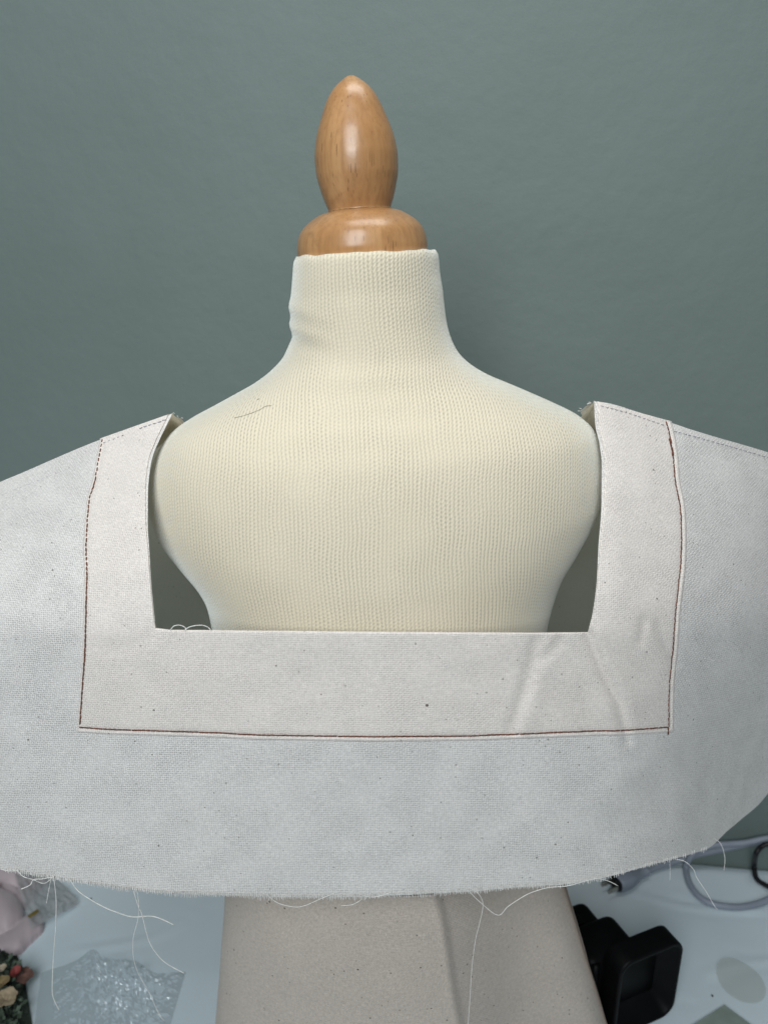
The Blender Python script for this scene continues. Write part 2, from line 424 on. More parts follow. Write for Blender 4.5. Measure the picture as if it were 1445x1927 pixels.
def knit_folds(p, t, cc, s):
    # soft gather where the neck cover is pulled round to the left, and pulls on the shoulder
    d = Vector((0, 0, 0))
    if cc < -0.2 and p.z > 0.62:
        s *= 1.0
        q = (p.z-0.668)*1.0 + 0.012*(cc+1)
        a = sstep(-0.2, -0.9, cc)
        d += Vector((-1, -0.6, 0))*(0.75*a*(0.0016*math.exp(-(q/0.0035)**2) - 0.0014*math.exp(-((q+0.008)/0.004)**2) + 0.0012*math.exp(-((q-0.011)/0.004)**2)))
    d += Vector((0, 0, 1))*(0.0011*noise.noise(Vector((cc*4, s*4, 0)))*sstep(0.10, 0.0, t))
    d += Vector((0, -1, 0))*(0.0007*noise.noise(p*22.0))
    return d
loft('knit_cover', S, M_KNIT, form, 190, 220, 2.08, knit_folds)
# finial: turned profile round a slightly leaning axis
HWT = [(141.2,2),(142,6),(144,10),(148.3,16),(153,22),(158.9,29),(176.5,43),(194,52),(219,61.5),(254,73),(275.4,77),(296.5,79),(325,77.7),(353,72),(374,66),(388,61),(393.6,59.5),(396,61),(398,68),(400.7,77),(409.5,92),(423.6,109),(437.7,118),(452,122),(466,123.5),(477,122),(500,118)]
def hw(y): return interp(HWT, y)
def axis_px(y): return (660+0.0665*(y-141), y)
zs = []; y = 141.2
while y < 500:
    zs.append(y); y += 0.5 if y < 150 else (0.6 if 390 < y < 412 else 2.3)
A0 = P(*axis_px(141), YA); A1 = P(*axis_px(500), YA); ax = (A0-A1).normalized()
e1 = ax.cross(Vector((0, 1, 0))).normalized(); e2 = ax.cross(e1).normalized()
NS = 96
def finial_part(name, zr, topcap):
    V = []; Fc = []
    for z in zr:
        c = P(*axis_px(z), YA); r = hw(z)*mpp(c)*0.992
        for k in range(NS):
            a = 2*math.pi*k/NS
            V.append(c + e1*(r*math.cos(a)) + e2*(r*math.sin(a)))
    Fc = grid_faces(NS, len(zr), wrap=True)
    Fc.append(tuple(range(NS))); Fc.append(tuple(reversed(range((len(zr)-1)*NS, len(zr)*NS))))
    return mesh(name, V, Fc, M_WOOD, form)
finial_part('finial', [z for z in zs if z <= 396], True)
finial_part('neck_cap', [z for z in zs if z > 394.5], True)

# knit wrinkle on the left shoulder: its crease shade drawn as thin dark tubes
from mathutils.bvhtree import BVHTree
kc = bpy.data.objects['knit_cover']
bv = BVHTree.FromPolygons([v.co + kc.parent.location for v in kc.data.vertices], [tuple(p.vertices) for p in kc.data.polygons])
def on_knit(px_, py_, lift=0.0):
    o_ = Vector((0, 0, ZC)); d_ = ray(px_, py_).normalized(); h_ = bv.ray_cast(o_, d_)
    return (h_[0] if h_[0] else P(px_, py_, 0.47)) - d_*lift
M_CREASE = plain('grey_crease_mark', (0.30, 0.27, 0.20), 0.9, 0.1, 500, 0.3)
for pts, r in (([(441,786),(462,781),(488,771),(500,764),(511,763)], 0.00020), ([(484,752),(488,750)], 0.00028)):
    q = [on_knit(x, y, 0.0003) for x, y in smooth_poly(pts, 24)]
    V, Fc = tube_geo(q, r*0.75, 6); mesh('crease_mark', V, Fc, M_CREASE, form)
# ------------------------------------------------------------------ lower calico skirt on the form
SK = [(432,1540,1030,1540,.080,.078),(428,1600,1046,1600,.083,.08),(425,1690,1072,1690,.087,.083),(420,1757,1092,1757,.089,.085),(416,1815,1108,1815,.091,.087),(412,1862,1123,1862,.093,.09),
      (407,1927,1142,1927,.096,.092),(402,1983,1162,1983,.099,.095)]
SEAM = [(815,1640),(822,1681),(835,1729),(846,1793),(856,1866),(867,1927),(880,2010)]
skirt = thing('calico_skirt', 'greyish unbleached calico skirt with one raised seam round the lower form', 'skirt', (0.03, YA, 0.0))
def proj(p):
    q = p-Vector((0, 0, ZC)); dpt = q.y*CT-q.z*ST; up = q.y*ST+q.z*CT
    return CX+F*q.x/dpt, CY-F*up/dpt
SEAMT = [(y, x) for x, y in SEAM]
def skirt_bump(p, t, cc, s):
    d = Vector((0, 0, 0))
    if s > 0.05:
        px, py = proj(p)
        sx = interp(SEAMT, py)
        u = px-sx
        # panel left of the seam lies over the right one; the right one falls away
        fold = 0.0022*math.exp(-((u+7)/8.0)**2)
        fall = 0.036*math.sin(math.pi*max(0.0, min(1.0, (u+18)/350.0)))**1.3
        step = 0.0034*sstep(-5, 7, u)*sstep(260, 40, u)
        d += Vector((0, 1, 0))*(fall + step - fold)
        d += Vector((0, -1, 0))*(0.0030*noise.noise(Vector((p.x*11, p.z*4.5, 1.0))) + 0.0009*noise.noise(Vector((p.x*30, p.z*14, 5.0))))
    return d
loft('skirt_panel', SK, M_SKIRT, skirt, 70, 420, 2.15, skirt_bump, (False, False))

# ------------------------------------------------------------------ calico yoke with square neckline
TOPL = [(-140,968),(-60,934),(0,907),(50,886),(100,864),(149,843),(189,827),(230,812),(266,798),(300,786),(324,778)]
TOPR = [(1118,755),(1142,758),(1200,775),(1256,793),(1300,808),(1339,820),(1445,851),(1560,892)]
HEM = [(-140,1606),(0,1637),(45,1645),(100,1655),(180,1666),(250,1676),(330,1683),(430,1686),(500,1689),(600,1690),(700,1688),(800,1683),(880,1679),(960,1672),(1000,1669),(1062,1665),
       (1129,1654),(1185,1640),(1215,1631),(1260,1619),(1296,1609),(1333,1597),(1363,1570),(1400,1538),(1425,1517),(1445,1494),(1500,1418),(1560,1330)]
INL = [(324,779),(312,803),(299,830),(287,860),(281,893),(278.5,926),(278,986),(281,1036),(285,1102),(290,1152),(293,1182)]
INR = [(1118,755),(1118.6,778),(1120,800),(1128,837),(1132,874),(1131.5,951),(1126,1028),(1123,1090),(1115.5,1151),(1106,1190)]
NB = [(-140,1178),(293,1182),(319,1185.5),(480,1187),(700,1189),(1000,1191),(1106,1190),(1560,1190)]
STL = [(193,826),(188,853),(178,906),(169,936),(166,959),(163,1002),(161.5,1036),(163.5,1075),(162,1119),(161,1182),(159,1238),(149.5,1369)]
STB = [(149.5,1369),(199,1373),(299,1376),(399,1379),(480,1383.5),(700,1387),(880,1385.4),(997,1381),(1130,1375.5),(1162,1375.7),(1258,1369)]
STR = [(1254,794),(1260,818.6),(1266.4,858.6),(1271,911),(1279,948),(1282,997),(1281,1059),(1277,1099),(1271,1151),(1265.5,1228),(1259.5,1287),(1258,1369)]
def ytop(x):
    return interp(TOPL, x) if x < 720 else interp(TOPR, x)
FOLDS = [([(1108,1194),(1130,1255),(1165,1325),(1180,1395)], 9, 0.0062), ([(1122,1194),(1152,1255),(1190,1325)], 15, -0.0022), ([(1085,1198),(1110,1262),(1140,1340)], 16, -0.0014),
         ([(1010,1210),(990,1290),(962,1372)], 12, 0.0046), ([(1030,1215),(1012,1300),(985,1375)], 16, -0.0018),
         ([(1052,1208),(1022,1240)], 8, 0.0034), ([(975,1280),(955,1375)], 13, -0.0010),
         ([(1212,1168),(1205,1208)], 7, 0.0028), ([(1236,1180),(1268,1250)], 9, 0.0030), ([(1225,1180),(1250,1255)], 10, -0.0010),
         ([(293,1188),(255,1212),(205,1225)], 13, 0.0013), ([(298,1196),(280,1240)], 12, -0.0011),
         ([(1258,1395),(1210,1440),(1150,1495)], 24, -0.0022), ([(1285,1440),(1220,1510),(1160,1560)], 28, 0.0018),
         ([(1385,1470),(1362,1530),(1345,1605)], 9, 0.0022), ([(1405,1440),(1385,1520),(1366,1590)], 18, -0.0022),
         ([(1290,1265),(1345,1305),(1400,1300)], 26, 0.0014), ([(131,1372),(118,1500),(104,1650)], 5, -0.0007), ([(140,1372),(128,1500),(114,1650)], 7, 0.0006),
         ([(520,1430),(480,1560),(455,1680)], 50, -0.0012), ([(840,1420),(860,1560),(880,1680)], 60, 0.0012),
         ([(0,933),(60,909),(133,880)], 4, 0.0007), ([(20,1010),(90,1160),(60,1330)], 55, 0.0020), ([(1340,900),(1370,1060),(1350,1200)], 45, 0.0018), ([(1200,830),(1190,960),(1215,1080)], 26, 0.0010)]
FB = []
for pts, wd, am in FOLDS:
    xs = [p[0] for p in pts]; ys = [p[1] for p in pts]
    FB.append(([Vector((*p, 0)) for p in pts], wd, am, min(xs)-3*wd, max(xs)+3*wd, min(ys)-3*wd, max(ys)+3*wd))
def folds(x, y):
    s = 0.0; q = Vector((x, y, 0))
    for pts, wd, am, x0, x1, y0, y1 in FB:
        if x0 < x < x1 and y0 < y < y1:
            d = min(seg_d(q, a, b) for a, b in zip(pts, pts[1:]))
            s += 0.5*am*math.exp(-(d/(wd*1.15))**2)
    return s
YH = [(-140,.437),(0,.423),(150,.411),(350,.400),(700,.396),(1000,.402),(1150,.414),(1260,.442),(1350,.500),(1445,.575),(1560,.65)]
YH1 = [(1100,.4085),(1150,.411),(1260,.427),(1380,.458),(1445,.484),(1560,.55)]
YS = [(-140,.520),(0,.505),(190,.492),(330,.486),(720,.486),(1110,.486),(1260,.496),(1445,.530),(1560,.58)]
def G(x, y):
    """distance of the front cloth at a photograph pixel"""
    h = lerp(interp(YH1, x), interp(YH, x), sstep(1120, 1600, y)) if x > 1100 else interp(YH, x)
    sh = max(interp(YS, x), h)
    yt = ytop(x)
    s = max(0.0, min(1.0, (1200-y)/(1200-yt)))
    s = s**1.55
    Y = lerp(h, sh, s)
    Y += 0.0011*noise.noise(Vector((x*0.006, y*0.006, 4.0))) + 0.0004*noise.noise(Vector((x*0.02, y*0.02, 8.0)))
    return Y + folds(x, y)
def cuv(p): return (p.x + 0.25*max(0, p.y-0.42)*(1 if p.x > 0 else -1), p.z + 0.8*(p.y-0.4))
yoke = thing('calico_yoke', 'off white calico yoke with square neckline draped over the dress form shoulders', 'garment', (0.0, 0.42, 0.29))

V = []; UV = []; Fc = []
def add_grid(pts, nu, nv):
    b = len(V)
    for p in pts: V.append(p); UV.append(cuv(p))
    Fc.extend(grid_faces(nu, nv, b))
def block_side(left, nu=86, nv=80):
    pts = []; inn = [(y, x) for x, y in (INL if left else INR)]
    xo = -140 if left else 1560
    for j in range(nv):
        r = j/(nv-1)
        for i in range(nu):
            u = i/(nu-1)
            xi = inn[0][1]; yb = interp(NB, 293 if left else 1106)
            y = 0
            for _ in range(6):
                yt = ytop(xi); y = yt + r*(interp(NB, xi)-yt); xi = interp(inn, y)
            x = lerp(xo, xi, u) if left else lerp(xi, xo, u)
            yt = ytop(x); yy = yt + r*(interp(NB, x)-yt)
            pts.append(P(x, yy, G(x, yy)))
    add_grid(pts, nu, nv)
block_side(True); block_side(False)
cols = [lerp(-140, 293, i/85) for i in range(86)] + [lerp(293, 1106, i/180) for i in range(1, 180)] + [lerp(1106, 1560, i/85) for i in range(86)]
pts = []; nv = 100
def hemy(x): return interp(HEM, x) + 1.2*noise.noise(Vector((x*0.05, 0, 0)))
for j in range(nv):
    r = j/(nv-1)
    for x in cols:
        y = lerp(interp(NB, x), hemy(x), r)
        pts.append(P(x, y, G(x, y)))
add_grid(pts, len(cols), nv)
front = mesh('front_panel', V, Fc, M_PANEL, yoke, UV)
bm = bmesh.new(); bm.from_mesh(front.data); bmesh.ops.remove_doubles(bm, verts=bm.verts, dist=0.00025); bmesh.ops.recalc_face_normals(bm, faces=bm.faces); bm.to_mesh(front.data); bm.free()
front.data.polygons.foreach_set('use_smooth', [True]*len(front.data.polygons))

# facing: mitred U band laid on the panel, folded edges
def offs(pts, d, side):
    out = []
    for i, p in enumerate(pts):
        a = Vector(pts[max(0, i-1)]); b = Vector(pts[min(len(pts)-1, i+1)]); t = (b-a).normalized()
        nrm = Vector((-t.y, t.x))*side
        out.append((p[0]+nrm.x*d, p[1]+nrm.y*d))
    return out
OL = offs(STL, 5, 1); OB = offs(STB, 9.5, 1); OR = offs(STR, 10, -1)
cl = (OL[-1][0], OB[0][1]); cr = (OR[-1][0], OB[-1][1]); OL[-1] = cl; OB[0] = cl; OB[-1] = cr; OR[-1] = cr
OL[0] = (OL[0][0], ytop(OL[0][0])-2.5); OR[0] = (OR[0][0], ytop(OR[0][0])-3)
NBm = [p for p in NB if 293 <= p[0] <= 1106]
MS = 150
inn = smooth_poly(INL, MS)[:-1] + poly_at(NBm, 220)[:-1] + list(reversed(smooth_poly(INR, MS)))
out = smooth_poly(OL, MS)[:-1] + poly_at(OB, 220)[:-1] + list(reversed(smooth_poly(OR, MS)))
CR_ = [(0,0.0002),(0.6,-0.0007),(1.6,-0.0014),(3.2,-0.0018),(5.2,-0.0018),(7.5,-0.0013),(9.5,-0.0009),(11.5,-0.0011),(15,-0.0014),(22,-0.0015)]
V = []; UV = []; nc = 0
for (xi, yi), (xo, yo) in zip(inn, out):
    Ld = math.dist((xi, yi), (xo, yo)); row = []
    for d, dz in CR_: row.append((d/Ld, dz))
    ins = lerp(6.0, 1.2, sstep(800, 1120, yi)) if abs(yi-1188) > 12 else 1.0
    xi += (-ins if xi < 700 else ins)*(1 if yi < 1176 else 0)
    t0 = 22/Ld; t1 = 1-8/Ld
    for k in range(1, 26): row.append((lerp(t0, t1, k/26), -0.0014))
    row += [(t1, -0.0014), (1-4/Ld, -0.00145), (1-1.5/Ld, -0.0013), (1-0.3/Ld, -0.0006), (1+0.4/Ld, 0.0006)]
    nc = len(row)
    for t, dz in row:
        x, y = lerp(xo, xi, t), lerp(yo, yi, t)
        if t < 40/Ld: dz += 0.00035*noise.noise(Vector((x*.055, y*.055, 3)))*math.exp(-((t*Ld-10)/12)**2)
        p = P(x, y, G(x, y)+dz); V.append(p); UV.append(cuv(p))
facing = mesh('neck_facing', V, grid_faces(nc, len(inn)), M_FACING, yoke, UV)

# topstitching, rust thread: one small bar per stitch
V = []; Fc = []
def stitch_line(line, length, gap, r, lift, jit=0.7):
    L = sum(math.dist(a, b) for a, b in zip(line, line[1:]))
    dense = poly_at(line, max(4, int(L)))
    i = 0; n = 0
    while i+length < len(dense):
        q = []
        j1, j2 = random.uniform(-jit, jit), random.uniform(-jit, jit)
        for k in range(4):
            x, y = dense[i+int(length*k/3)]
            x += lerp(j1, j2, k/3); y += lerp(j1, j2, k/3)*0.5
            q.append(P(x, y, G(x, y)-lift-(0.0004 if k in (1, 2) else -0.0002)))
        tube_geo(q, r, 5, V, Fc); i += length+gap; n += 1
stitch_line(smooth_poly(STL, 300), 8, 1, 0.00047, 0.0012)
stitch_line(poly_at(STB, 500), 8, 1, 0.00047, 0.0012)
stitch_line(smooth_poly(STR, 300), 8, 1, 0.00047, 0.0012)
for _ in range(5): stitch_line([(1260+random.uniform(-1,1),826), (1264,842), (1267+random.uniform(-1.5,1.5),862)], 7, 1, 0.0004, 0.0015, 1.5)
stitch_line([(1258,1369),(1257,1382)], 6, 0, 0.0005, 0.0016)
o = mesh('topstitching', V, Fc, M_RUST, yoke); o['kind'] = 'stuff'
V = []; Fc = []
stitch_line([(195,833),(215,825),(240,816)], 4, 5, 0.00022, 0.0015)
stitch_line([(262,806),(290,797),(314,789)], 6, 3, 0.0003, 0.0015)
stitch_line([(1130,763),(1180,776),(1250,800)], 6, 3, 0.00022, 0.0016)
stitch_line([(1268,811),(1310,822),(1360,836),(1450,862)], 6, 3, 0.00022, 0.0008)
stitch_line([(0,933),(60,909),(133,880)], 9, 0, 0.00013, -0.0004, 0.2)  # crease in the cloth, its shade drawn as an unbroken grey line
o = mesh('shoulder_stitching_and_crease', V, Fc, M_BASTE_CREASE, yoke); o['kind'] = 'stuff'

# back panel: falls from the shoulder seam behind the form
V = []; UV = []; Fc = []
def back_side(left):
    nu, nv = 40, 40; b = len(V)
    tops = smooth_poly(TOPL if left else TOPR, nu)
    if not left: tops = tops
    for j in range(nv):
        r = j/(nv-1)
        for i, (x, y) in enumerate(tops):
            s = P(x, y, G(x, y))
            drop = 0.34*r
            if left: inner = sstep(0.45, 1.0, i/(nu-1))
            else: inner = sstep(0.55, 0.0, i/(nu-1))
            yy = s.y + 0.118*(1-math.exp(-drop/0.055)) - 0.02*(abs(s.x)-0.14)*8*min(1, drop/0.1)*0
            xx = s.x
            # cloth runs in behind the form below the back neckline
            xx += (-1 if s.x > 0 else 1)*inner*sstep(0.045, 0.16, drop)*0.135
            yy = min(yy, WY0+WSL*xx-0.03)
            p = Vector((xx, yy, s.z-drop)); V.append(p); UV.append((p.x, p.z))
    Fc.extend(grid_faces(nu, nv, b))
back_side(True); back_side(False)
back = mesh('back_panel', V, Fc, M_BACK, yoke, UV)
# seam allowance turned in at each shoulder point, with a few frayed ends
V2 = []; F2 = []
for (x0, y0, sg, edge) in ((325,779,1,INL), (1117.5,755.5,-1,INR)):
    V = []; Fc = []; UV = []; nu_, nv_ = 12, 14; et = [(y_, x_) for x_, y_ in edge]
    for j in range(nv_):
        for i in range(nu_):
            u, v = i/(nu_-1), j/(nv_-1)
            yy = y0 + 70*v; xx = interp(et, max(yy, et[0][0])) - sg*4
            k = (1-v)**0.9
            ey = yy + (19*u**1.25 + 2*math.sin(u*7))*k
            p = P(xx+sg*(4+26*u)*k, ey, 0.4935+0.028*u+0.003*math.sin(u*3.1))
            V.append(p); UV.append((p.x, p.z))
    mesh('seam_allowance', V, grid_faces(nu_, nv_), M_BACK, yoke, UV)
    for k in range(11):
        t = random.random()
        a_ = P(x0+sg*24*t, y0+18*t**1.25+2*math.sin(t*7), 0.4930+0.028*t)
        b_ = a_ + Vector((sg*random.uniform(-0.001, 0.003), -0.001, random.uniform(0.0002, 0.0018)))
        tube_geo([a_, (a_+b_)/2+Vector((0, 0, 0.0004)), b_], 0.0002, 4, V2, F2)
mesh('frayed_ends', V2, F2, M_THREAD, yoke)['kind'] = 'stuff'

# raw hem fringe
V = []; Fc = []
x = -20.0
while x < 1330:
    dens = 1.0 if 170 < x < 1130 else 0.75
    y = hemy(x); ln = random.uniform(3, 8) * (0.75+0.6*noise.noise(Vector((x*0.013, 7, 0)))) * (1.0 if 120 < x < 1180 else 0.7)
    if random.random() < dens:
        j = random.uniform(-2.2, 2.2); Y = G(x, y)
        a = P(x, y-5, Y-0.0004); b = P(x+j*0.3, y+ln*0.5, Y-0.0006+random.uniform(-.0006, .0004)); c = P(x+j, y+ln, Y-0.0002+random.uniform(-.0012, .001))
        tube_geo([a, b, c], lambda t: 0.00036*(1-0.55*t), 4, V, Fc, False)
    x += random.uniform(2.6, 4.4)
o = mesh('hem_fringe', V, Fc, M_THREAD, yoke); o['kind'] = 'stuff'

def z2(p): return (p[0]/3.01, 1560+p[1]/3.01)
def z8(p): return (380+p[0]/2.33, 1600+p[1]/2.33)
def z3(p): return (1000+p[0]/3.247, 1480+p[1]/3.247)
def z4(p): return (p[0]/3.01, 720+p[1]/3.01)
TH_ = [(z2, [(303,270),(318,400),(315,560),(305,700),(297,850),(300,950),(335,1028)], .00030), (z2, [(395,285),(440,350),(510,400),(580,440),(650,470),(750,500),(870,498),(985,545)], .00034),
  (z2, [(752,335),(780,430),(805,490),(830,590),(860,670),(930,755),(1043,820)], .00026), (z2, [(775,340),(787,440),(780,520),(755,620),(755,720),(775,800),(810,870),(850,940),(900,1050),(930,1090)], .00018),
  (z2, [(100,235),(130,270),(190,290),(250,310),(300,275)], .00030), (z2, [(120,343),(170,320),(190,290),(240,285),(305,272)], .00030), (z2, [(292,275),(278,340),(263,422)], .00022), (z2, [(0,228),(50,240),(105,236)], .00026),
  (z8, [(285,195),(330,232),(400,250),(450,245),(520,215),(605,180)], .00020), (z8, [(610,245),(660,240),(700,215),(690,195),(740,207),(790,200),(830,185)], .00020),
  (z8, [(1170,165),(1210,190),(1232,240),(1215,330),(1200,390),(1185,500),(1175,650),(1165,790)], .00022),
  (z8, [(1165,175),(1220,230),(1297,287),(1340,250),(1400,210),(1445,187),(1517,166),(1603,158),(1680,137),(1730,126),(1782,137),(1824,158)], .00024),
  (z3, [(890,448),(940,462),(990,510),(1010,560),(1070,650),(1110,720),(1135,755)], .00026), (z3, [(1120,322),(1150,345),(1170,385),(1182,450),(1175,515)], .00026), (z3, [(843,440),(847,510),(845,575)], .00014),
  (z4, [(965,1404),(985,1380),(1020,1375),(1050,1390),(1048,1406)], .00026), (z4, [(1052,1404),(1060,1392),(1090,1380),(1140,1375),(1175,1385),(1197,1406)], .00026)]
for fn, pts, r in TH_:
    pp = [fn(p) for p in pts]; Y0 = G(pp[0][0], min(pp[0][1], hemy(pp[0][0])))
    if fn is z4: Y0 -= 0.001
    if pp[0][1] > 1600 and pp[-1][1] < pp[0][1]: Y0 = G(pp[-1][0], pp[-1][1])
    sp = smooth_poly(pp, 60); q = []
    for i, (x, y) in enumerate(sp):
        Yi = min(Y0, G(x, y)) if y < hemy(x)+3 or fn in (z8, z3) and len(pts) > 10 else Y0
        q.append(P(x, y, Yi-0.0012+0.0010*noise.noise(Vector((i*0.21, r*1e5, 0)))))
    V, Fc = tube_geo(q, r, 6)
    mesh('loose_thread', V, Fc, M_THREAD, yoke)

# ------------------------------------------------------------------ grey extension cord with plug
def cable(name, pts, r, mat, parent, n=90):
    q = smooth_poly([tuple(p) for p in pts], n)
    V, Fc = tube_geo(q, r, 14); return mesh(name, V, Fc, mat, parent)
RC = 0.0036
cord = thing('power_cord', 'grey power cord with a two prong plug looped on the table by the wall', 'cord', tuple(Pt(1200, 1650)))
px = [(1218,1640),(1240,1631),(1264,1624)]
pts = [Pt(1205,1646,.008)]+[Pt(x, y, .006) for x, y in px] + [Pw(1292,1616,.012), Pw(1312,1609,.008), Pw(1345,1602,.006), Pw(1400,1590,.006), Pw(1445,1582,.006), Pw(1520,1568,.008)]
cable('cable', pts, RC, M_CORD, cord)
pts = [Pw(1560,1570,.02), Pw(1450,1578,.014), Pw(1400,1587,.013), Pw(1345,1591,.013), Pw(1318,1599,.015), Pw(1300,1612,.02), Pt(1291,1632,.005), Pt(1293,1650,.004), Pt(1301,1670,.0038), Pt(1318,1690,.0038), Pt(1345,1703,.0038), Pt(1385,1708,.0038), Pt(1420,1703,.0038), Pt(1450,1692,.005), Pt(1500,1665,.006)]
cable('cable', pts, RC, M_CORD, cord, 120)
a = Pt(1160, 1663, .012); b = Pt(1206, 1645, .010); dirn = (b-a).normalized(); side = dirn.cross(Vector((0, 0, 1))).normalized(); up = side.cross(dirn)
V = []; NS2 = 20; secs = [(0,.0094,.0075),(.02,.0104,.0085),(.1,.0106,.0088),(.45,.0104,.0086),(.65,.0085,.0074),(.8,.0062,.0058),(.95,.0048,.0048),(1.25,.0043,.0043)]
for t, sa, sb in secs:
    c = a + (b-a)*t
    for k in range(NS2):
        an = 2*math.pi*k/NS2; c_, s_ = math.cos(an), math.sin(an); e = .62
        V.append(c + side*(sa*math.copysign(abs(c_)**e, c_)) + up*(sb*math.copysign(abs(s_)**e, s_)))
Fc = grid_faces(NS2, len(secs), wrap=True); Fc.append(tuple(range(NS2))); Fc.append(tuple(reversed(range((len(secs)-1)*NS2, len(secs)*NS2))))
plug = mesh('plug', V, Fc, M_CORD, cord)
V = []; secs = [(-.07,.0088,.007),(.0,.0092,.0074)]
for t, sa, sb in secs:
    for k in range(NS2):
        an = 2*math.pi*k/NS2; c_, s_ = math.cos(an), math.sin(an); e = .62
        V.append(a+(b-a)*t + side*(sa*math.copysign(abs(c_)**e, c_)) + up*(sb*math.copysign(abs(s_)**e, s_)))
Fc = grid_faces(NS2, 2, wrap=True); Fc.append(tuple(range(NS2)))
fp = mesh('plug_face', V, Fc, M_BLACKC, cord)
def box_geo(c, ax_, sz, V, Fc):
    b = len(V)
    for sx in (-1, 1):
        for sy in (-1, 1):
            for sz_ in (-1, 1):
                V.append(c + ax_[0]*(sx*sz[0]/2) + ax_[1]*(sy*sz[1]/2) + ax_[2]*(sz_*sz[2]/2))
    for f in ((0,1,3,2), (4,6,7,5), (0,4,5,1), (2,3,7,6), (0,2,6,4), (1,5,7,3)): Fc.append(tuple(b+i for i in f))
for s in (-1, 1):
    V = []; Fc = []
    c = a - dirn*0.0105 + side*(0.0058*s)      # blade with a hole near its tip
    L = 0.017; Hh = 0.0064; tt = 0.0015
    ring = [(-L/2, -Hh/2), (L/2-.0015, -Hh/2), (L/2, 0), (L/2-.0015, Hh/2), (-L/2, Hh/2)]
    hole = [(L/2-.0048+.0016*math.cos(q), .0016*math.sin(q)) for q in [i*math.pi/4 for i in range(8)]]
    me = bpy.data.meshes.new('prong'); bm = bmesh.new()
    ov = [bm.verts.new(c-dirn*u+up*v) for u, v in ring]; hv = [bm.verts.new(c-dirn*u+up*v) for u, v in hole]
    es = [bm.edges.new((ov[i], ov[(i+1) % 5])) for i in range(5)] + [bm.edges.new((hv[i], hv[(i+1) % 8])) for i in range(8)]
    bmesh.ops.triangle_fill(bm, edges=es, use_beauty=True)
    g = bmesh.ops.extrude_face_region(bm, geom=bm.faces[:])
    bmesh.ops.translate(bm, verts=[v for v in g['geom'] if isinstance(v, bmesh.types.BMVert)], vec=side*tt)
    bmesh.ops.translate(bm, verts=bm.verts, vec=-Vector(cord.location)); bmesh.ops.recalc_face_normals(bm, faces=bm.faces)
    bm.to_mesh(me); bm.free()
    po = bpy.data.objects.new('prong', me); COL.objects.link(po); me.materials.append(M_STEEL); po.parent = cord

pts = [Pw(1520,1578,.03), Pw(1450,1588,.03), Pw(1433,1594,.03), Pw(1423,1606,.035), Pt(1419.5,1626,.016), Pt(1420,1643,.008), Pt(1425,1656,.005), Pt(1436,1664,.005), Pt(1455,1673,.007), Pt(1500,1690,.007)]
q = smooth_poly([tuple(p) for p in pts], 80); V, Fc = tube_geo(q, 0.0029, 14)
tag(mesh('black_cable', V, Fc, M_BLACKC), 'thin black cable bent in a hook beside the grey cord', 'cable')

# ------------------------------------------------------------------ black boxy device on the table
FR = Vector((0.287, 0.543, 0)); FLv = Vector((0.218, 0.515, 0)); uu = (FLv-FR).normalized(); ww = Vector((-0.38, 0.925, 0)).normalized(); zz = Vector((0, 0, 1))
dev = thing('camera_device', 'black boxy plastic camera with a square hooded front lying beside the form', 'camera', tuple(FR))
def rbox(name, c, sz, r, mat, parent, seg=5, hole=None):
    """rounded box in the device's axes (uu, ww, zz)"""
    bm = bmesh.new(); bmesh.ops.create_cube(bm, size=1.0)
    bmesh.ops.scale(bm, verts=bm.verts, vec=sz)
    bmesh.ops.bevel(bm, geom=bm.edges[:], offset=r, segments=seg, affect='EDGES', profile=0.5)
    off = Vector(parent.location)
    for v in bm.verts: v.co = c + uu*v.co.x + ww*v.co.y + zz*v.co.z - off
    bmesh.ops.recalc_face_normals(bm, faces=bm.faces)
    me = bpy.data.meshes.new(name); bm.to_mesh(me); bm.free()
    return link2(name, me, mat, parent)
def link2(name, me, mat, parent):
    o = bpy.data.objects.new(name, me); COL.objects.link(o); me.materials.append(mat); o.parent = parent
    me.polygons.foreach_set('use_smooth', [True]*len(me.polygons)); return o
# hood: rounded-rectangle tube, outer shell + inner sloping walls
def rrect(wd, ht, r, n=8):
    out = []
    for cx, cz, a0 in ((wd/2-r, ht/2-r, 0), (-wd/2+r, ht/2-r, 90), (-wd/2+r, -ht/2+r, 180), (wd/2-r, -ht/2+r, 270)):
        for k in range(n+1):
            a = math.radians(a0+90*k/n); out.append((cx+r*math.cos(a), cz+r*math.sin(a)))
    return out
W_, H_, D_ = 0.076, 0.096, 0.022
hc = FR + uu*(W_/2) + zz*(H_/2)
rings = [(W_, H_, .016, D_), (W_, H_, .016, .002), (W_-.0012, H_-.0012, .0155, .0006), (W_-.004, H_-.004, .014, 0), (W_-.008, H_-.008, .012, 0), (W_-.0095, H_-.0095, .011, .0012), (W_*.62, H_*.60, .005, .017), (W_*.58, H_*.56, .003, .0172)]
V = []; n = 0
for wd, ht, r, dp in rings:
    rr = rrect(wd, ht, r); n = len(rr)
    for x_, z_ in rr: V.append(hc + uu*x_ + zz*z_ + ww*dp)
Fc = grid_faces(n, len(rings), wrap=True)
mesh('hood', V, Fc, M_BLACK, dev)
V = [hc + uu*x_ + zz*z_ + ww*.0171 for x_, z_ in rrect(W_*.60, H_*.58, .004)]
mesh('lens_window', V, [tuple(range(len(V)))], M_DARKIN, dev, smooth=False)
rbox('body', FR + uu*0.061 + ww*0.045 + zz*0.0395, (0.060, 0.046, 0.078), 0.010, M_BLACK, dev)
rbox('rear_body', FR + uu*0.082 + ww*0.082 + zz*0.033, (0.090, 0.040, 0.062), 0.009, M_BLACK, dev)
rbox('top_rail', FR + uu*0.088 + ww*0.079 + zz*0.0652, (0.060, 0.012, 0.004), 0.0015, M_BLACK, dev, 3)
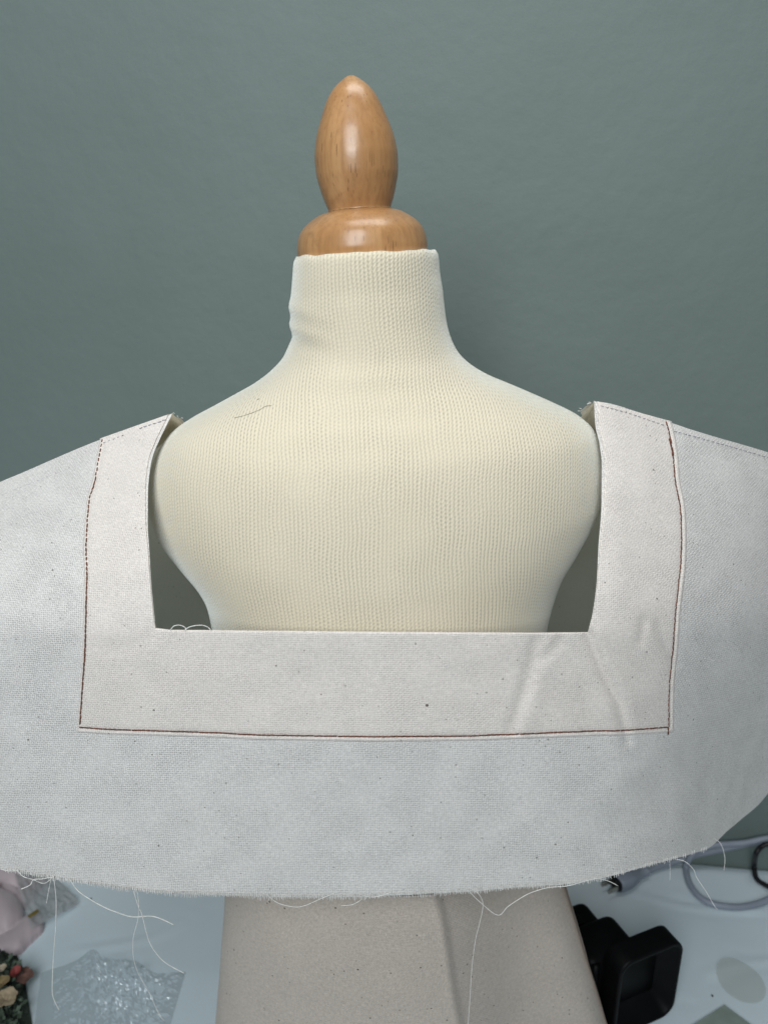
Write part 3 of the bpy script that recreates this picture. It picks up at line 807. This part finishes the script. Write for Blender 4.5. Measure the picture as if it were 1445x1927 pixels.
V, Fc = tube_geo([FR + uu*0.083 + ww*(0.024) + zz*z_ for z_ in (0.02, 0.05, 0.075)], 0.004, 10)
mesh('grip_edge', V, Fc, M_BLACK, dev)

# ------------------------------------------------------------------ things on the right of the table
def flat_patch(poly, z, th):
    V = [Pt(x, y, z) for x, y in poly]; n = len(V)
    V2 = [v+Vector((0, 0, th)) for v in V]
    Fc = [tuple(reversed(range(n))), tuple(range(n, 2*n))] + [(i, (i+1) % n, n+(i+1) % n, n+i) for i in range(n)]
    return V+V2, Fc
V, Fc = flat_patch([(1363,1893),(1440,1950),(1350,2010),(1270,1952)], 0.0016, 0.0008)
tag(mesh('green_card', V, Fc, plain('grey_green_card', (0.225, 0.275, 0.25), 0.8, 0.2), smooth=False), 'grey green card lying at the bottom right corner of the table', 'card')
V = []; Fc = []
dc = Pt(1393, 1850, 0); rr = 0.0235; rings = 8; ns = 48
for j in range(rings):
    for k in range(ns):
        a = 2*math.pi*k/ns; r = rr*(0.15+0.85*j/(rings-1))
        p = dc + Vector((r*math.cos(a), r*math.sin(a)*1.05, 0))
        lift = 0.0022 + 0.0055*max(0, (j/(rings-1))**2)*max(0, math.cos(a-2.2))**2
        V.append(p+Vector((0, 0, lift)))
Fc = grid_faces(ns, rings, wrap=True); Fc.append(tuple(reversed(range(ns))))
disc_m = film_mat('cloudy_plastic', (0.96, 0.95, 0.92), 0.84, 0.4, 0.05, 0.01, (0.46, 0.46, 0.44))
tag(mesh('plastic_disc', V, Fc, disc_m), 'cloudy clear plastic disc lying loose on the pale table', 'disc')
def crumb(px_, py_, r, mat, label):
    bm = bmesh.new(); bmesh.ops.create_icosphere(bm, subdivisions=2, radius=r)
    c = Pt(px_, py_, 0)
    for v in bm.verts: v.co = v.co*(1+0.4*noise.noise(v.co*900)); v.co.z *= .7; v.co += c+Vector((0, 0, r*.8))
    me = bpy.data.meshes.new('crumb'); bm.to_mesh(me); bm.free()
    o = bpy.data.objects.new('crumb', me); COL.objects.link(o); me.materials.append(mat)
    return tag(o, label, 'crumb')
M_CR = plain('dark_crumb', (0.03, 0.028, 0.025), 0.8, 0.2, 400, 0.3)
crumb(1340, 1876, .0011, M_CR, 'tiny dark crumb on the table near the plastic disc')
crumb(171, 1693, .0010, M_CR, 'tiny dark crumb on the table near the clear bag')

# ------------------------------------------------------------------ things on the left of the table
def sheet(name, x0, x1, y0, y1, nu, nv, hf, mat, mask=None, warp=None):
    V = []; idx = {}; Fc = []; UV = []
    for j in range(nv):
        for i in range(nu):
            x, y = lerp(x0, x1, i/(nu-1)), lerp(y0, y1, j/(nv-1))
            if warp: x, y = warp(i/(nu-1), j/(nv-1))
            V.append(Pt(x, y, 0)+Vector((0, 0, hf(x, y, i/(nu-1), j/(nv-1))))); UV.append((i/(nu-1), j/(nv-1)))
    return V, grid_faces(nu, nv), UV
# clear crumpled bag
CB = [(62,1838),(150,1790),(180,1800),(262,1812),(300,1838),(352,1832),(330,1885),(300,1960),(60,1960)]
def bag_warp(u, v):
    top = interp([(0,1836),(.25,1812),(.36,1792),(.42,1806),(.65,1815),(.8,1838),(1,1834)], u)
    xr = lerp(350, 312, v); xl = lerp(78, 62, v)
    return lerp(xl, xr, u), lerp(top, 1965, v)
def bag_h(x, y, u, v):
    p = Vector((u*5.0, v*3.6, 0.3))
    r1 = 1-abs(noise.noise(p*1.3))*2; r2 = 1-abs(noise.noise(p*3.1+Vector((5, 1, 0))))*2; r3 = noise.noise(p*8.0)
    e = min(1, 8*min(u, 1-u, v+0.04))
    k = 0.07+0.8*math.exp(-(((u-0.62)/.30)**2+((v-.28)/.42)**2))
    return 0.003 + e*k*(0.011*max(0, r1)**2 + 0.0065*max(0, r2)**2 + 0.0016*r3 + 0.002 + 0.0012*random.uniform(-1, 1))
V, Fc, UV = sheet('bag', 0, 0, 0, 0, 74, 52, bag_h, None, None, bag_warp)
tag(mesh('plastic_bag', V, Fc, film_mat('clear_film', (0.985, 0.99, 0.995), 0.98, 0.05, 0.30, 0.02), None, UV, smooth=False), 'crumpled clear plastic bag lying on the table left of the form', 'bag')
# pink folded fabric: soft rolls pressed against each other
PKC = [([(-110,1628),(-20,1645),(45,1652)], 26), ([(-90,1700),(-20,1712),(6,1728)], 40), ([(-90,1865),(-10,1800),(30,1775),(62,1745)], 21),
       ([(-60,1790),(0,1762),(30,1733)], 15), ([(34,1704),(58,1672),(80,1650)], 15), ([(14,1676),(34,1690)], 13)]
def pk_h(x, y, u, v):
    q = Vector((x, y, 0)); best = -6.0
    for pts, r in PKC:
        d = min(seg_d(q, Vector((*a, 0)), Vector((*b, 0))) for a, b in zip(pts, pts[1:]))
        d += 3.0*noise.noise(Vector((x*.035, y*.035, r)))
        hh = math.sqrt(max(0, r*r-d*d))*0.85 + 0.10*r if d < r else -6-0.3*(d-r)
        k = 2.5; best = max(best, hh) + (0.25*k*max(0, 1-abs(best-hh)/k)**2)
    return best*0.00062 + 0.0006*noise.noise(Vector((x*.08, y*.03, 0)))
def pk_warp(u, v): return lerp(-110, 110, u), lerp(1600, 1880, v)
V, Fc, UV = sheet('pink', 0, 0, 0, 0, 150, 170, pk_h, None, None, pk_warp)
M_PINK = plain('dusty_pink_satin', (0.44, 0.37, 0.395), 0.5, 0.4, 25, 0.06, 0.1, 0.0005)
M_PINK.node_tree.nodes['Principled BSDF'].inputs['Sheen Weight'].default_value = 0.3
tag(mesh('pink_fabric', V, Fc, M_PINK, None, UV), 'dusty pink satin fabric bundled in folds at the left edge of the table', 'fabric')
# white translucent wrapper with a gold clip
wrap = thing('plastic_wrapper', 'milky plastic wrapper with a small gold sticker beside the pink fabric', 'wrapper', tuple(Pt(95, 1700)))
def wr_warp(u, v):
    ax_, ay_ = lerp(30, 62, v), lerp(1660, 1770, v); bx_, by_ = lerp(92, 146, min(1, v*1.3)), lerp(1648, 1712, v)
    return lerp(ax_, bx_, u), lerp(ay_, by_, u)
def wr_h(x, y, u, v):
    return 0.006+0.010*(1-u)*sstep(0, .3, v+.2) + 0.0035*max(0, noise.noise(Vector((u*4, v*5, 2))))+0.002*noise.noise(Vector((u*11, v*9, 5)))
V, Fc, UV = sheet('w', 0, 0, 0, 0, 50, 50, wr_h, None, None, wr_warp)
mesh('film', V, Fc, film_mat('milky_film', (0.9, 0.9, 0.9), 0.35, 0.3, 0.12, 0.02, (0.52, 0.50, 0.51)), wrap, UV)
gpts = [(52,1725),(57,1721),(68,1714),(71,1712),(74,1716),(71,1719),(60,1726),(56,1729)]
V, Fc = flat_patch(gpts, .0225, .0006)
mesh('gold_sticker', V, Fc, plain('gold_foil', (0.33, 0.24, 0.07), 0.35, 0.5, 80, 0.3, metal=0.7), wrap, smooth=False)

# dark green trim with dried flowers
bun = thing('flower_trim', 'dark green trim with dried cream and red flowers at the bottom left edge', 'trim', tuple(Pt(10, 1880)))
M_GREEN = plain('dark_green_trim', (0.045, 0.060, 0.048), 0.85, 0.2, 90, 0.6, 0.5, 0.004)
def gr_warp(u, v):
    return lerp(-110, interp([(0,24),(.2,44),(.45,52),(.7,60),(1,66)], v), u), lerp(1786, 1990, v)
def gr_h(x, y, u, v):
    e = sstep(0, .25, 1-u)*sstep(0, .1, v)
    return 0.001+e*(0.012+0.010*noise.noise(Vector((x*.06, y*.06, 1)))+0.007*noise.noise(Vector((x*.17, y*.17, 4)))+0.003*noise.noise(Vector((x*.5, y*.5, 4))))
V, Fc, UV = sheet('g', 0, 0, 0, 0, 110, 110, gr_h, None, None, gr_warp)
mesh('netting', V, Fc, M_GREEN, bun, UV)
V = []; Fc = []
for k in range(240):                         # small dark leaves stuck through it
    x, y = random.uniform(-60, 58), random.uniform(1795, 1960)
    if x > interp([(1786,10),(1830,36),(1880,46),(1990,56)], y): continue
    c = Pt(x, y, random.uniform(.012, .024)); a = random.uniform(0, 6.28); L = random.uniform(.004, .009); wd = L*.35
    t = Vector((math.cos(a), math.sin(a), random.uniform(-.2, .6))); s_ = Vector((-math.sin(a), math.cos(a), random.uniform(-.4, .4)))
    b = len(V); V += [c, c+t*L*.5+s_*wd+Vector((0, 0, .001)), c+t*L, c+t*L*.5-s_*wd]; Fc += [(b, b+1, b+2), (b, b+2, b+3)]
mesh('leaf_sprigs', V, Fc, plain('dull_leaf', (0.07, 0.095, 0.07), 0.7, 0.3, 60, 0.5), bun, smooth=False)['kind'] = 'stuff'
def petal_flower(px_, py_, z, L, col, name, nb=6, cup=.6):
    c = Pt(px_, py_, z); V = []; Fc = []
    for k in range(nb):
        a = 2*math.pi*k/nb+px_; l = L*random.uniform(.8, 1.15)
        t = Vector((math.cos(a), math.sin(a), cup*random.uniform(.6, 1.2))).normalized(); s_ = Vector((-math.sin(a), math.cos(a), 0))
        b = len(V)
        for (f, wd, up_) in ((0, .12, 0), (.35, .42, .05), (.7, .46, .0), (1, .12, -.12)):
            V += [c+t*(l*f)+s_*(l*wd)+Vector((0, 0, l*up_)), c+t*(l*f)+Vector((0, 0, l*(up_-.06))), c+t*(l*f)-s_*(l*wd)+Vector((0, 0, l*up_))]
        Fc += grid_faces(3, 4, b)
    return mesh(name, V, Fc, plain(name+'_colour', col, 0.6, 0.3, 200, 0.25), bun)
petal_flower(12, 1882, .026, .012, (0.36, 0.28, 0.19), 'cream_flower')
petal_flower(2, 1852, .026, .010, (0.22, 0.16, 0.08), 'gold_flower')
petal_flower(4, 1826, .025, .007, (0.38, 0.32, 0.24), 'cream_bud', 5, 1.0)
petal_flower(30, 1834, .020, .008, (0.22, 0.045, 0.04), 'red_flower', 6, .9)
petal_flower(46, 1838, .014, .010, (0.16, 0.085, 0.07), 'brown_flower', 6, .3)
